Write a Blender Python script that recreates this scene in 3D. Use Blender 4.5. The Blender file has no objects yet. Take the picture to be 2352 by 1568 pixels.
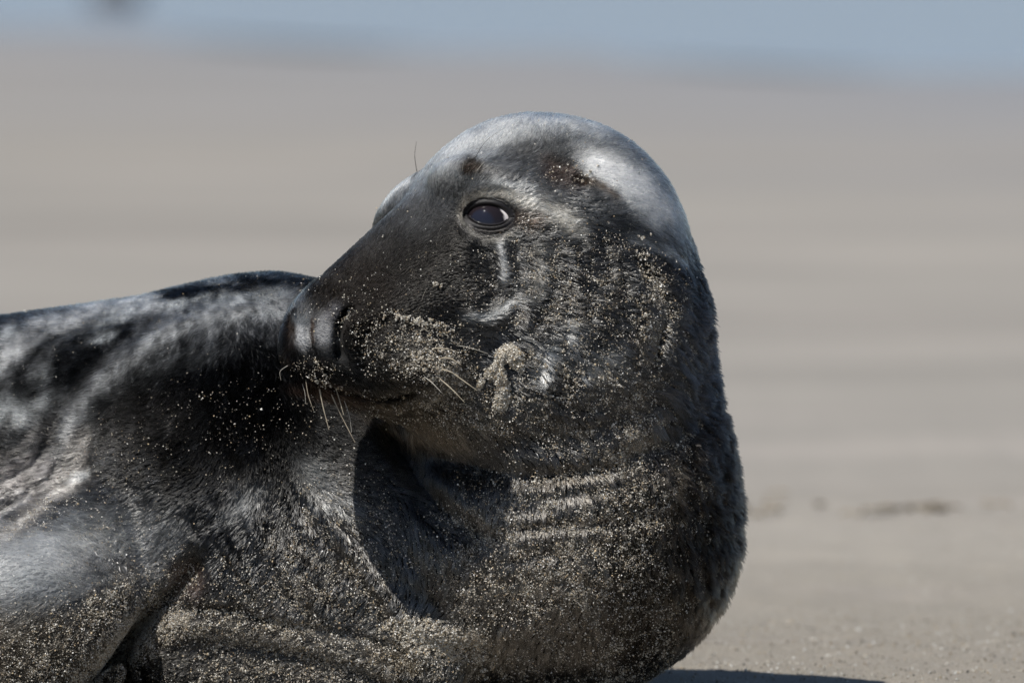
import bpy, math, numpy as np
from mathutils import Vector, Matrix
R = math.radians
sc = bpy.context.scene
rng = np.random.default_rng(7)

# ================================================================ camera, sky, sun, exposure
S = 0.75/2352                     # metres in one unit of the seal's own measure
CAM_H, DIST, PITCH = 0.62, 0.75*400/36, R(2.44)
cam_d = bpy.data.cameras.new('camera'); cam = bpy.data.objects.new('camera', cam_d); sc.collection.objects.link(cam)
cam.location = (0, -DIST, CAM_H); cam.rotation_euler = (R(90)-PITCH, 0, 0)
cam_d.lens = 400; cam_d.sensor_width = 36; cam_d.clip_start = 0.1; cam_d.clip_end = 5000
cam_d.dof.use_dof = True; cam_d.dof.focus_distance = DIST-0.065; cam_d.dof.aperture_fstop = 8.5
sc.camera = cam

SUN_EL, SUN_AZ = R(56), R(50)
sun_vec = Vector((-math.cos(SUN_EL)*math.cos(SUN_AZ), -math.cos(SUN_EL)*math.sin(SUN_AZ), math.sin(SUN_EL)))
w = bpy.data.worlds.new('World'); sc.world = w; w.use_nodes = True
nt = w.node_tree; bg = nt.nodes['Background']; sky = nt.nodes.new('ShaderNodeTexSky')
sky.sky_type = 'NISHITA'; sky.sun_disc = False; sky.sun_elevation = SUN_EL
sky.sun_rotation = math.atan2(sun_vec.x, sun_vec.y) % (2*math.pi); sky.air_density = 1.0; sky.dust_density = 0.3; sky.ozone_density = 1.8
nt.links.new(sky.outputs[0], bg.inputs[0]); bg.inputs[1].default_value = 0.066
sd = bpy.data.lights.new('sun', 'SUN'); sun = bpy.data.objects.new('sun', sd); sc.collection.objects.link(sun)
sd.energy = 5.0; sd.angle = R(0.5); sd.color = (1.0, 0.955, 0.88)
sun.rotation_euler = sun_vec.to_track_quat('Z', 'Y').to_euler()
sc.view_settings.view_transform = 'Standard'; sc.view_settings.look = 'None'; sc.view_settings.exposure = 0.28; sc.view_settings.gamma = 1
sc.view_settings.use_curve_mapping = False
sc.render.film_transparent = False
sc.cycles.max_bounces = 12; sc.cycles.diffuse_bounces = 3; sc.cycles.glossy_bounces = 5; sc.cycles.transmission_bounces = 12
sc.cycles.use_denoising = True
try: sc.cycles_curves.shape = 'RIBBONS'
except Exception: pass

# seal frame (u right, v down, d away, units of S) -> world metres
cp, sp = math.cos(PITCH), math.sin(PITCH)
O = np.array([0.0, -DIST+DIST*cp, CAM_H-DIST*sp])          # point looked at
def W(u, v, d):
    a, b, c = (np.asarray(u)-1176)*S, np.asarray(d)*S, (784-np.asarray(v))*S
    return np.stack([O[0]+a+0*b, O[1]+b*cp+c*sp, O[2]-b*sp+c*cp], -1)
def Wdir(n):                                                  # direction (du, dd, dv) -> world
    return np.stack([n[...,0], n[...,1]*cp-n[...,2]*sp, -n[...,1]*sp-n[...,2]*cp], -1)

# ================================================================ helpers
def tag(o, label=None, category=None, group=None, kind=None):
    if label: o['label'] = label
    if category: o['category'] = category
    if group: o['group'] = group
    if kind: o['kind'] = kind
    return o
def mesh_obj(name, V, F, mats=None, parent=None, smooth=True, quads=True):
    me = bpy.data.meshes.new(name); V = np.ascontiguousarray(V, dtype=np.float32)
    k = len(F[0]); F = np.ascontiguousarray(F, dtype=np.int32)
    me.vertices.add(len(V)); me.vertices.foreach_set('co', V.ravel())
    me.loops.add(F.size); me.loops.foreach_set('vertex_index', F.ravel())
    me.polygons.add(len(F)); me.polygons.foreach_set('loop_start', np.arange(0, F.size, k, dtype=np.int32))
    me.update(calc_edges=True)
    me.polygons.foreach_set('use_smooth', np.full(len(F), smooth))
    o = bpy.data.objects.new(name, me); sc.collection.objects.link(o)
    if mats: me.materials.append(mats)
    if parent: o.parent = parent
    return o
def vcol(o, name, C):
    a = o.data.attributes.new(name, 'FLOAT_COLOR', 'POINT')
    C = np.asarray(C, dtype=np.float32)
    if C.shape[1] == 3: C = np.hstack([C, np.ones((len(C),1), np.float32)])
    a.data.foreach_set('color', C.ravel())
def hash3(i, j, k, s=0):
    n = (i*73856093) ^ (j*19349663) ^ (k*83492791) ^ (s*2654435)
    n = (n ^ (n >> 13))*1274126177 & 0x7fffffff
    n = (n ^ (n >> 16))*668265263 & 0x7fffffff
    return (n & 0xffffff)/float(0xffffff)
def noise(x, y, z, s=0):
    x = np.asarray(x, dtype=np.float64); y = np.asarray(y, dtype=np.float64)+0*x; z = np.asarray(z, dtype=np.float64)+0*x
    i, j, k = np.floor(x).astype(np.int64), np.floor(y).astype(np.int64), np.floor(z).astype(np.int64)
    fx, fy, fz = x-i, y-j, z-k
    fx, fy, fz = fx*fx*(3-2*fx), fy*fy*(3-2*fy), fz*fz*(3-2*fz); r = 0
    for a in (0, 1):
        for b in (0, 1):
            for c in (0, 1):
                r = r+hash3(i+a, j+b, k+c, s)*(fx if a else 1-fx)*(fy if b else 1-fy)*(fz if c else 1-fz)
    return r
def fbm(x, y, z, s=0, o=3):
    r = 0; a = 0.5; t = 0
    for q in range(o):
        r = r+a*noise(x, y, z, s+q*17); t += a; a *= 0.5; x, y, z = x*2.03+5.1, y*2.03+1.7, z*2.03+9.2
    return r/t
class NT:
    """small node helper"""
    def __init__(s, name):
        s.m = bpy.data.materials.new(name); s.m.use_nodes = True; s.t = s.m.node_tree
        s.out = s.t.nodes['Material Output']; s.b = s.t.nodes['Principled BSDF']
    def n(s, typ, **kw):
        x = s.t.nodes.new('ShaderNode'+typ)
        for k, v in kw.items():
            if k in x.inputs.keys() if hasattr(x.inputs, 'keys') else False: x.inputs[k].default_value = v
            else: setattr(x, k, v)
        return x
    def l(s, a, b): s.t.links.new(a, b)
    def mix(s, f, a, b, mode='MIX'):
        x = s.t.nodes.new('ShaderNodeMix'); x.data_type = 'RGBA'; x.blend_type = mode
        for sock, v in ((x.inputs[0], f), (x.inputs[6], a), (x.inputs[7], b)):
            if hasattr(v, 'links'): s.l(v, sock)
            else: sock.default_value = v if not isinstance(v, tuple) else (*v, 1)[:4]
        return x.outputs[2]
    def ramp(s, f, stops):
        x = s.t.nodes.new('ShaderNodeValToRGB'); e = x.color_ramp.elements
        while len(e) < len(stops): e.new(0.5)
        for q, (p, c) in zip(e, stops):
            q.position = p; q.color = (c, c, c, 1) if not isinstance(c, tuple) else (*c, 1)
        s.l(f, x.inputs[0]); return x.outputs[0]
    def noise(s, vec, scale, detail=3, rough=0.5, out=0):
        x = s.t.nodes.new('ShaderNodeTexNoise'); x.inputs['Scale'].default_value = scale
        x.inputs['Detail'].default_value = detail; x.inputs['Roughness'].default_value = rough
        if vec is not None: s.l(vec, x.inputs['Vector'])
        return x.outputs[out]
    def bump(s, h, strength, dist):
        x = s.t.nodes.new('ShaderNodeBump'); x.inputs['Strength'].default_value = strength; x.inputs['Distance'].default_value = dist
        s.l(h, x.inputs['Height']); return x.outputs[0]
    def math(s, op, a, b=0.0):
        x = s.t.nodes.new('ShaderNodeMath'); x.operation = op
        for sock, v in ((x.inputs[0], a), (x.inputs[1], b)):
            if hasattr(v, 'links'): s.l(v, sock)
            else: sock.default_value = v
        return x.outputs[0]
# ---------------------------------------------------------------- seal shape (signed distance, u right, v down, d away)
def seg_dist(p, q, X, Y):
    dx, dy = q[0]-p[0], q[1]-p[1]
    t = np.clip(((X-p[0])*dx+(Y-p[1])*dy)/(dx*dx+dy*dy+1e-9), 0, 1)
    return np.hypot(X-p[0]-t*dx, Y-p[1]-t*dy)
def smooth_line(pts, n=6):
    P = np.array(pts, dtype=np.float32)
    if len(P) < 3: return P
    Q = np.vstack([2*P[0]-P[1], P, 2*P[-1]-P[-2]]); out = []
    for i in range(1, len(Q)-2):
        for k in range(n):
            t = k/n
            out.append(0.5*((2*Q[i])+(-Q[i-1]+Q[i+1])*t+(2*Q[i-1]-5*Q[i]+4*Q[i+1]-Q[i+2])*t*t+(-Q[i-1]+3*Q[i]-3*Q[i+1]+Q[i+2])*t**3))
    out.append(Q[-2]); return np.array(out, dtype=np.float32)
def line_dist(pts, X, Y, rng=None):
    """distance to a smoothed line; signed side; only evaluated inside the box around it"""
    P = smooth_line(pts); D = np.full(X.shape, 1e4, dtype=np.float32); Sg = np.zeros(X.shape, dtype=np.float32); T = np.zeros(X.shape, dtype=np.float32)
    r = rng or 200
    m = (X > P[:,0].min()-r) & (X < P[:,0].max()+r) & (Y > P[:,1].min()-r) & (Y < P[:,1].max()+r)
    if not m.any(): return D, Sg, T
    x = X[m]; y = Y[m]; dd = np.full(x.shape, 1e4, dtype=np.float32); ss = np.zeros_like(dd); tt = np.zeros_like(dd)
    N = len(P)-1
    for i in range(N):
        p, q = P[i], P[i+1]; dx, dy = q-p
        t = np.clip(((x-p[0])*dx+(y-p[1])*dy)/(dx*dx+dy*dy+1e-9), 0, 1)
        rx, ry = x-p[0]-t*dx, y-p[1]-t*dy; e = np.hypot(rx, ry)
        b = e < dd; dd[b] = e[b]; ss[b] = np.sign(dx*ry-dy*rx)[b]; tt[b] = ((i+t)/N)[b]
    D[m] = dd; Sg[m] = ss; T[m] = tt
    return D, Sg, T
def smin(a, b, k):
    h = np.clip(0.5+0.5*(b-a)/k, 0, 1)
    return b*(1-h)+a*h-k*h*(1-h)
def ell(X, Y, Z, c, r, rot=0.0, yaw=0.0):
    x = X-c[0]; z = Z-c[1]; y = Y-c[2]
    if yaw:
        ca, sa = math.cos(yaw), math.sin(yaw); x, y = ca*x-sa*y, sa*x+ca*y
    if rot:
        ca, sa = math.cos(rot), math.sin(rot); x, z = ca*x+sa*z, -sa*x+ca*z
    k0 = np.sqrt((x/r[0])**2+(z/r[1])**2+(y/r[2])**2)+1e-6
    k1 = np.sqrt((x/r[0]**2)**2+(z/r[1]**2)**2+(y/r[2]**2)**2)+1e-9
    return k0*(k0-1)/k1
def cone(X, Y, Z, a, b, ra, rb):
    ax, az, ay = a; bx, bz, by = b
    dx, dz, dy = bx-ax, bz-az, by-ay; L = dx*dx+dy*dy+dz*dz
    t = np.clip(((X-ax)*dx+(Z-az)*dz+(Y-ay)*dy)/L, 0, 1)
    return np.sqrt((X-ax-t*dx)**2+(Z-az-t*dz)**2+(Y-ay-t*dy)**2)-(ra+(rb-ra)*t)

# skin folds: (line in u,v ; half width ; height, + ridge / - groove ; fade at ends)
FOLDS = [
 # shoulder blade ridge on the back and the groove left of it
 ([(700,690),(560,705),(430,735),(330,790),(250,850),(190,920),(150,1000),(135,1080)], 40, 15),
 ([(600,670),(450,690),(330,740),(230,820),(165,900),(125,985),(110,1060)], 20, -10),
 # flank wrinkles by the flipper
 ([(-40,1130),(30,1090),(90,1045),(115,1000)], 12, -9),
 ([(-20,1185),(60,1130),(110,1085)], 10, -8),
 ([(0,1235),(70,1180),(130,1130),(185,1090)], 16, -14),
 ([(10,1225),(90,1160),(150,1115),(190,1070),(180,1010)], 20, 8),
 # crease under the arm and chest rolls
 ([(470,1250),(430,1320),(370,1390),(290,1470),(200,1568),(150,1640)], 26, -60),
 ([(380,1400),(520,1405),(680,1440),(850,1470),(930,1500),(1000,1560)], 17, -24),
 ([(300,1500),(420,1440),(560,1435),(720,1470),(870,1520),(960,1580)], 34, 22),
 ([(690,1040),(740,1160),(830,1270),(870,1340),(960,1440),(1080,1470)], 20, 16),
 ([(640,1000),(650,1100),(700,1210),(780,1310),(850,1380)], 26, -8),
 ([(470,1190),(500,1140),(560,1080),(620,1030)], 40, 10),
 # throat: groove between jaw and chest, neck rings
 ([(872,960),(900,1015),(945,1080),(1010,1160),(1090,1220),(1150,1260)], 30, -50),
 ([(1000,1035),(1100,1075),(1250,1085),(1400,1060),(1550,1000),(1640,945),(1720,915)], 22, -9),
 ([(1058,472),(1088,440),(1140,428),(1195,448)], 8, 6),
 ([(1056,528),(1098,562),(1160,566)], 8, 5),
 ([(1040,478),(1050,508),(1044,542)], 7, -4),
 ([(1190,520),(1230,532),(1270,530)], 7, -5),
 ([(1312,408),(1326,418),(1345,426)], 8, -12),
 ([(1060,1000),(1180,1050),(1320,1040),(1460,990),(1580,900)], 30, 8),
 ([(880,1280),(960,1400),(1080,1455),(1200,1440),(1300,1380)], 26, 10),
 # creases at the back of the cheek
 ([(1430,570),(1490,640),(1520,720),(1500,800),(1470,880)], 14, -13),
 ([(1390,560),(1450,640),(1475,720),(1455,800)], 18, 8),
 ([(1560,560),(1590,660),(1580,760)], 18, -6),
 # cheek: lip line, whisker pad edge
 ([(720,872),(780,893),(840,908),(900,912),(940,900),(975,882)], 8, -15),
 ([(880,915),(905,911),(930,900)], 8, -16),
 ([(880,1000),(930,1032),(1000,1052),(1100,1066),(1180,1075)], 34, -22),
 ([(870,950),(920,985),(1000,1012),(1090,1030)], 16, 6),
 ([(855,880),(835,820),(850,770),(900,735)], 14, -11),
 ([(1140,555),(1152,600),(1158,650)], 13, 10),
 ([(1075,560),(1110,590),(1140,660),(1130,720)], 26, -8),
 ([(1060,720),(1120,735),(1180,700)], 20, 10),
 ([(1215,550),(1245,620),(1225,700),(1190,760)], 16, 10),
 ([(1210,750),(1250,800),(1262,850),(1235,900)], 14, 12),
 ([(1170,560),(1190,620),(1185,690)], 13, -7),
 ([(1290,560),(1320,640),(1310,720)], 16, 8),
 ([(620,1060),(680,1180),(780,1300),(850,1400)], 14, 8),
 ([(560,1120),(600,1230),(700,1350),(780,1430)], 15, 7),
 ([(500,1180),(540,1280),(620,1390)], 15, 7),
 ([(460,1480),(620,1490),(800,1530),(900,1570)], 13, -9),
 ([(60,900),(120,850),(220,790),(330,720)], 26, 3),
 ([(-20,1040),(50,1020),(95,960)], 18, -2),
 ([(20,1150),(80,1110),(125,1050)], 10, 9),
 ([(-30,1010),(30,1000),(80,960)], 14, 2),
 ([(0,1090),(50,1070),(90,1030)], 9, 5),
 ([(-20,1200),(40,1165),(90,1130)], 9, 7),
 ([(1300,760),(1335,815),(1345,870),(1320,920)], 13, 10),
 ([(1385,800),(1425,850),(1430,905)], 12, 8),
 ([(1255,930),(1330,960),(1420,930)], 14, 6),
 ([(1560,1000),(1600,1060),(1620,1150)], 26, 10),
 ([(1590,960),(1640,1040),(1660,1140)], 14, -8),
 ([(1090,770),(1150,800),(1170,880),(1150,950)], 26, -10),
]
def seal_sdf(X, Y, Z, socket=True):
    E = lambda *a: ell(X, Y, Z, *a)
    Cn = lambda *a: cone(X, Y, Z, *a)
    # head
    h = E((1262,598,40),(322,331,300))
    h = smin(h, E((1185,492,10),(210,206,215)), 60)
    h = smin(h, Cn((1130,590,-60),(820,768,-240),236,152), 70)
    h = smin(h, E((962,492,110),(125,80,110),-0.75), 40)                       # far brow
    h = smin(h, E((1125,440,-190),(135,62,80), 0.25), 55)                 # near brow
    h = smin(h, E((905,830,-262),(160,92,110), 0.10, 0.35), 55)           # whisker pad
    h = smin(h, E((745,800,-275),(90,95,90)), 50)                          # nose
    h = smin(h, Cn((850,850,-200),(1130,890,-60),82,160), 60)             # lower jaw
    h = smin(h, E((1260,790,-40),(330,290,265)), 90)                      # jowl
    # neck, chest, trunk
    n = Cn((1335,760,130),(1290,1180,250),296,388)
    n = smin(n, E((1264,1185,250),(414,440,410)), 90)
    n = smin(n, E((1352,1050,80),(262,240,300)), 110)
    n = smin(n, E((1345,1240,150),(285,270,330)), 110)
    b = Cn((1130,1170,370),(610,1136,520),405,492)
    b = smin(b, Cn((610,1136,520),(-300,1208,740),492,440), 80)
    b = smin(b, Cn((-300,1208,740),(-1300,1290,1050),440,300), 120)
    b = smin(b, Cn((-1300,1290,1050),(-1900,1440,1230),300,120), 160)
    for s in (-1, 1):                                                      # hind flippers
        b = smin(b, E((-2080,1500+20*s,1280+120*s),(230,60,90),0.1,-0.3*s-0.3), 90)
    n = smin(n, b, 150)
    n = smin(n, E((560,1180,330),(330,360,260)), 120)                      # shoulder
    n = smin(n, E((700,1330,240),(430,260,260),0.1), 110)                  # breast
    n = smin(n, Cn((420,1520,190),(960,1520,100),120,130), 60)             # belly roll
    # upper arm and fore flipper
    f = Cn((250,1200,250),(60,1440,60),150,235)
    f = smin(f, Cn((60,1440,60),(-60,1600,-60),235,150), 60)
    f = smin(f, E((-180,1640,-140),(230,45,130),-0.1,0.5), 70)
    n = smin(n, f, 45)
    # far fore flipper, folded under the far side
    n = smin(n, Cn((900,1400,560),(700,1600,760),150,70), 80)
    s = smin(h, n, 70)
    # folds
    front = np.clip((350-Y)/150, 0, 1)
    for pts, w, a in FOLDS:
        D, Sg, T = line_dist(pts, X, Z, 3*w+10)
        m = D < 3*w
        if m.any():
            e = np.clip(np.minimum(T, 1-T)*5, 0, 1)
            s[m] -= (a*np.exp(-(D[m]/w)**2)*e[m]*front[m] if front.shape == s.shape else 0)
    # fine wrinkles of the loose skin: rings round the neck, slanting folds on the breast
    nb = (np.abs(s) < 40) & (X > 380) & (Z > 520) & (Y < 700)
    if nb.any():
        x, y, z = X[nb], Y[nb], Z[nb]
        def reg(cu, cv, ru, rv): return np.clip(1.3-np.sqrt(((x-cu)/ru)**2+((z-cv)/rv)**2), 0, 1)
        bend = 30*(noise(x/140, z/140, y/140, 71)-0.5)
        n1 = noise(x/150, (z+bend+0.08*(x-1300))/24, y/200, 72)                       # rings
        n2 = noise((x+z)/150, (x*0.75-z*0.62+bend)/22, y/200, 73)                     # slanting
        n3 = noise((x+bend)/20, z/90, y/120, 74)                                      # upright, on the cheek
        w1, w2, w3 = reg(1330,1150,360,190), reg(760,1270,330,260), reg(1380,720,240,170)
        w4 = reg(1300,1360,330,170); n4 = noise((x*0.6+z)/170, (x-z*0.5+bend)/26, y/200, 75)
        s[nb] -= 11*(n1-0.5)*w1+13*(n2-0.5)*w2+9*(n3-0.5)*w3+8*(n4-0.5)*w4
    # nostril slits, septum groove
    hf = np.clip((-150-Y)/60, 0, 1)
    for pts, w, a in [([(822,705),(798,725),(783,760),(780,795),(790,830)], 9, -34),
                      ([(708,740),(714,770),(722,800),(740,840),(770,880)], 6, -9), ([(745,715),(758,760),(762,805)], 26, 8),
                      ([(688,745),(690,775),(695,800)], 24, 3), ([(830,720),(812,760),(815,800)], 16, 7)]:
        D, Sg, T = line_dist(pts, X, Z, 3*w+10); m = D < 3*w
        if m.any():
            e = np.clip(np.minimum(T, 1-T)*6, 0, 1); s[m] -= a*np.exp(-(D[m]/w)**2)*e[m]*hf[m]
    # eye socket
    if socket:
        s = np.maximum(s, -ell(X, Y, Z, EYE_C, (60,40,80), 0.05))
    # flat underside
    g = Z-(1622-0.0426*Y)
    s = -smin(-s, -g, 20)
    return s
EYE_C = (1124, 497, -258)
# ================================================================ the beach
SHORE_Y, SHORE_K = 28.5, -2.9           # the waterline runs at y = SHORE_Y + SHORE_K*x (near the view)
def ground_height(x, y):
    z = np.zeros_like(x)
    near = np.exp(-((x/3.5)**2+((y-0.5)/5.0)**2))
    z += near*(0.010*(fbm(x*1.1, y*1.1, 0, 3)-0.5)+0.012*(fbm(x*9, y*9, 0, 5)-0.5)+0.006*(fbm(x*40, y*40, 0, 8)-0.5))
    z += near*0.009*(fbm(x*22, y*22, 0, 9)-0.5)
    z += 0.035*(fbm(x*0.10, y*0.25, 0, 11)-0.5)*np.clip((y-3)/6, 0, 1)*np.clip((15-y)/8, 0, 1)
    sh = y-(SHORE_Y+SHORE_K*np.clip(x, -9, 9))
    z -= np.clip(sh*0.03, 0, 1.2)
    return z
def ramp_axis(n0, n1, d0, growth):
    pass
def axis(lo, hi, step, far_lo, far_hi, g=1.18):
    a = list(np.arange(lo, hi+1e-6, step)); d = step; x = hi
    while x < far_hi: d *= g; x += d; a.append(x)
    d = step; x = lo; b = []
    while x > far_lo: d *= g; x -= d; b.append(x)
    return np.array(b[::-1]+a)
gx, gy = axis(-1.6, 1.6, 0.012, -2500, 2500), axis(-1.4, 2.6, 0.014, -1500, 3500)
GX, GY = np.meshgrid(gx, gy, indexing='ij'); GZ = ground_height(GX, GY)
nx, ny = GX.shape
idx = np.arange(nx*ny).reshape(nx, ny)
F = np.stack([idx[:-1,:-1], idx[1:,:-1], idx[1:,1:], idx[:-1,1:]], -1).reshape(-1, 4)
m = NT('sand')
geo = m.n('NewGeometry').outputs['Position']
mp = m.n('Mapping'); m.l(geo, mp.inputs[0]); mp.inputs['Scale'].default_value = (0.45, 1.0, 1.0)
streak = m.noise(mp.outputs[0], 0.8, 4, 0.55)
mid = m.noise(mp.outputs[0], 5.0, 4, 0.6)
grain = m.noise(geo, 420.0, 3, 0.75)
grain2 = m.noise(geo, 1150.0, 2, 0.7)
c = m.ramp(streak, [(0.3, (0.186, 0.173, 0.156)), (0.5, (0.226, 0.211, 0.190)), (0.7, (0.275, 0.256, 0.230))])
c = m.mix(m.ramp(mid, [(0.38, 0.0), (0.62, 0.5)]), c, (0.215, 0.2, 0.182))
sy = m.n('SeparateXYZ'); m.l(geo, sy.inputs[0])
fine = m.ramp(m.math('DIVIDE', sy.outputs[1], 6.0), [(0.0, 1.0), (0.12, 0.9), (0.35, 0.25), (0.6, 0.0)])      # single grains cannot be told apart far off
c = m.mix(m.math('MULTIPLY', fine, 0.75), c, (0.315, 0.285, 0.240))
c = m.mix(m.math('MULTIPLY', m.ramp(grain, [(0.3, 0.8), (0.45, 0.0)]), fine), c, (0.12, 0.10, 0.08))
c = m.mix(m.math('MULTIPLY', m.ramp(grain2, [(0.55, 0.0), (0.72, 0.8)]), fine), c, (0.72, 0.64, 0.52))
blot = m.noise(mp.outputs[0], 2.2, 3, 0.55)
c = m.mix(m.ramp(blot, [(0.52, 0.0), (0.70, 0.5)]), c, (0.32, 0.288, 0.262))
# damp and wet sand towards the waterline
sep = m.n('SeparateXYZ'); m.l(geo, sep.inputs[0])
shore = m.math('SUBTRACT', m.math('ADD', m.math('MULTIPLY', sep.outputs[0], -SHORE_K), sep.outputs[1]), SHORE_Y)   # <0 on land
wob = m.math('MULTIPLY', m.math('SUBTRACT', m.noise(mp.outputs[0], 0.35, 3), 0.5), 16.0)
wet = m.ramp(m.math('DIVIDE', m.math('ADD', m.math('ADD', shore, wob), 16.0), 16.0), [(0.0, 0.0), (0.95, 1.0)])
c = m.mix(wet, c, (0.22, 0.215, 0.22))
m.l(c, m.b.inputs['Base Color'])
rr = m.ramp(wet, [(0.0, 0.9), (0.6, 0.6), (1.0, 0.42)]); m.l(rr, m.b.inputs['Roughness'])
m.b.inputs['Specular IOR Level'].default_value = 0.35
hgt = m.math('MULTIPLY', m.math('ADD', m.math('MULTIPLY', grain, 0.6), m.math('MULTIPLY', grain2, 0.4)), fine)
m.l(m.bump(hgt, 1.0, 0.005), m.b.inputs['Normal'])
ground = mesh_obj('ground', np.stack([GX, GY, GZ], -1).reshape(-1, 3), F, m.m)
tag(ground, kind='structure')

m = NT('sea')
geo = m.n('NewGeometry').outputs['Position']
m.b.inputs['Base Color'].default_value = (0.21, 0.245, 0.30, 1); m.b.inputs['Roughness'].default_value = 0.22; m.b.inputs['IOR'].default_value = 1.33
m.l(m.bump(m.math('ADD', m.noise(geo, 2.2, 4, 0.6), m.math('MULTIPLY', m.noise(geo, 9.0, 3, 0.6), 0.3)), 1.0, 0.10), m.b.inputs['Normal'])
xs = np.array([-2500, -60, -20, -9, -4, 0, 4, 9, 20, 60, 2500.0]); rows = []
for j, t in enumerate([0, 3, 10, 40, 150, 700, 3400]):
    for x in xs: rows.append((x, SHORE_Y+SHORE_K*np.clip(x, -9, 9)-0.5+t, -0.012))
k = len(xs); F = [(j*k+i, j*k+i+1, (j+1)*k+i+1, (j+1)*k+i) for j in range(6) for i in range(k-1)]
sea = mesh_obj('water', rows, F, m.m, smooth=False); tag(sea, kind='structure')

# loose grains and shell bits lying on the sand by the seal
def octa(P, r, stretch=0.5):
    """one little rough stone per point: 6 corners, 8 faces"""
    n = len(P); base = np.array([[1,0,0],[-1,0,0],[0,1,0],[0,-1,0],[0,0,1],[0,0,-1]], dtype=np.float32)
    V = base[None]*np.ones((n,1,1)); V = V*(1+stretch*(rng.random((n,6,1))-0.5)*1.4)+(rng.random((n,6,3))-0.5)*0.55
    q = rng.normal(size=(n,4)); q /= np.linalg.norm(q, axis=1, keepdims=True); a, b, c_, d = q.T
    M = np.stack([1-2*(c_*c_+d*d), 2*(b*c_-a*d), 2*(b*d+a*c_), 2*(b*c_+a*d), 1-2*(b*b+d*d), 2*(c_*d-a*b), 2*(b*d-a*c_), 2*(c_*d+a*b), 1-2*(b*b+c_*c_)], -1).reshape(n,3,3)
    V = np.einsum('nij,nkj->nki', M, V)*np.asarray(r).reshape(n,1,1)+P[:,None,:]
    f = np.array([[0,2,4],[2,1,4],[1,3,4],[3,0,4],[2,0,5],[1,2,5],[3,1,5],[0,3,5]])
    return V.reshape(-1,3), (f[None]+6*np.arange(n)[:,None,None]).reshape(-1,3)
GR = np.array([(0.36,0.32,0.26),(0.42,0.39,0.33),(0.56,0.53,0.48),(0.72,0.71,0.68),(0.20,0.17,0.13),(0.30,0.23,0.15),(0.42,0.33,0.21),(0.10,0.09,0.08)], dtype=np.float32)
def grain_cols(n, p=(0.24,0.2,0.16,0.12,0.11,0.05,0.07,0.05)):
    c = GR[rng.choice(len(GR), n, p=p)]*(0.75+0.5*rng.random((n,1)))
    return np.repeat(np.clip(c, 0, 0.85), 6, axis=0)
gm = NT('sand_grain'); at = gm.n('Attribute', attribute_name='tint'); gm.l(at.outputs['Color'], gm.b.inputs['Base Color'])
gm.b.inputs['Roughness'].default_value = 0.45; gm.b.inputs['Specular IOR Level'].default_value = 0.5
n = 60000
px = np.concatenate([rng.uniform(-1.5, 1.5, n//2), rng.uniform(-0.3, 0.8, n//2)]); py = np.concatenate([rng.uniform(-1.2, 2.4, n//2), rng.uniform(-0.5, 1.0, n//2)])
r = 0.0004+0.0009*rng.random(n)**3; P = np.stack([px, py, ground_height(px, py)+r*0.4], -1)
Vv, Ff = octa(P, r); o = mesh_obj('loose_sand', Vv, Ff, gm.m, smooth=False); vcol(o, 'tint', grain_cols(n)*0.72); tag(o, kind='stuff')
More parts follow.
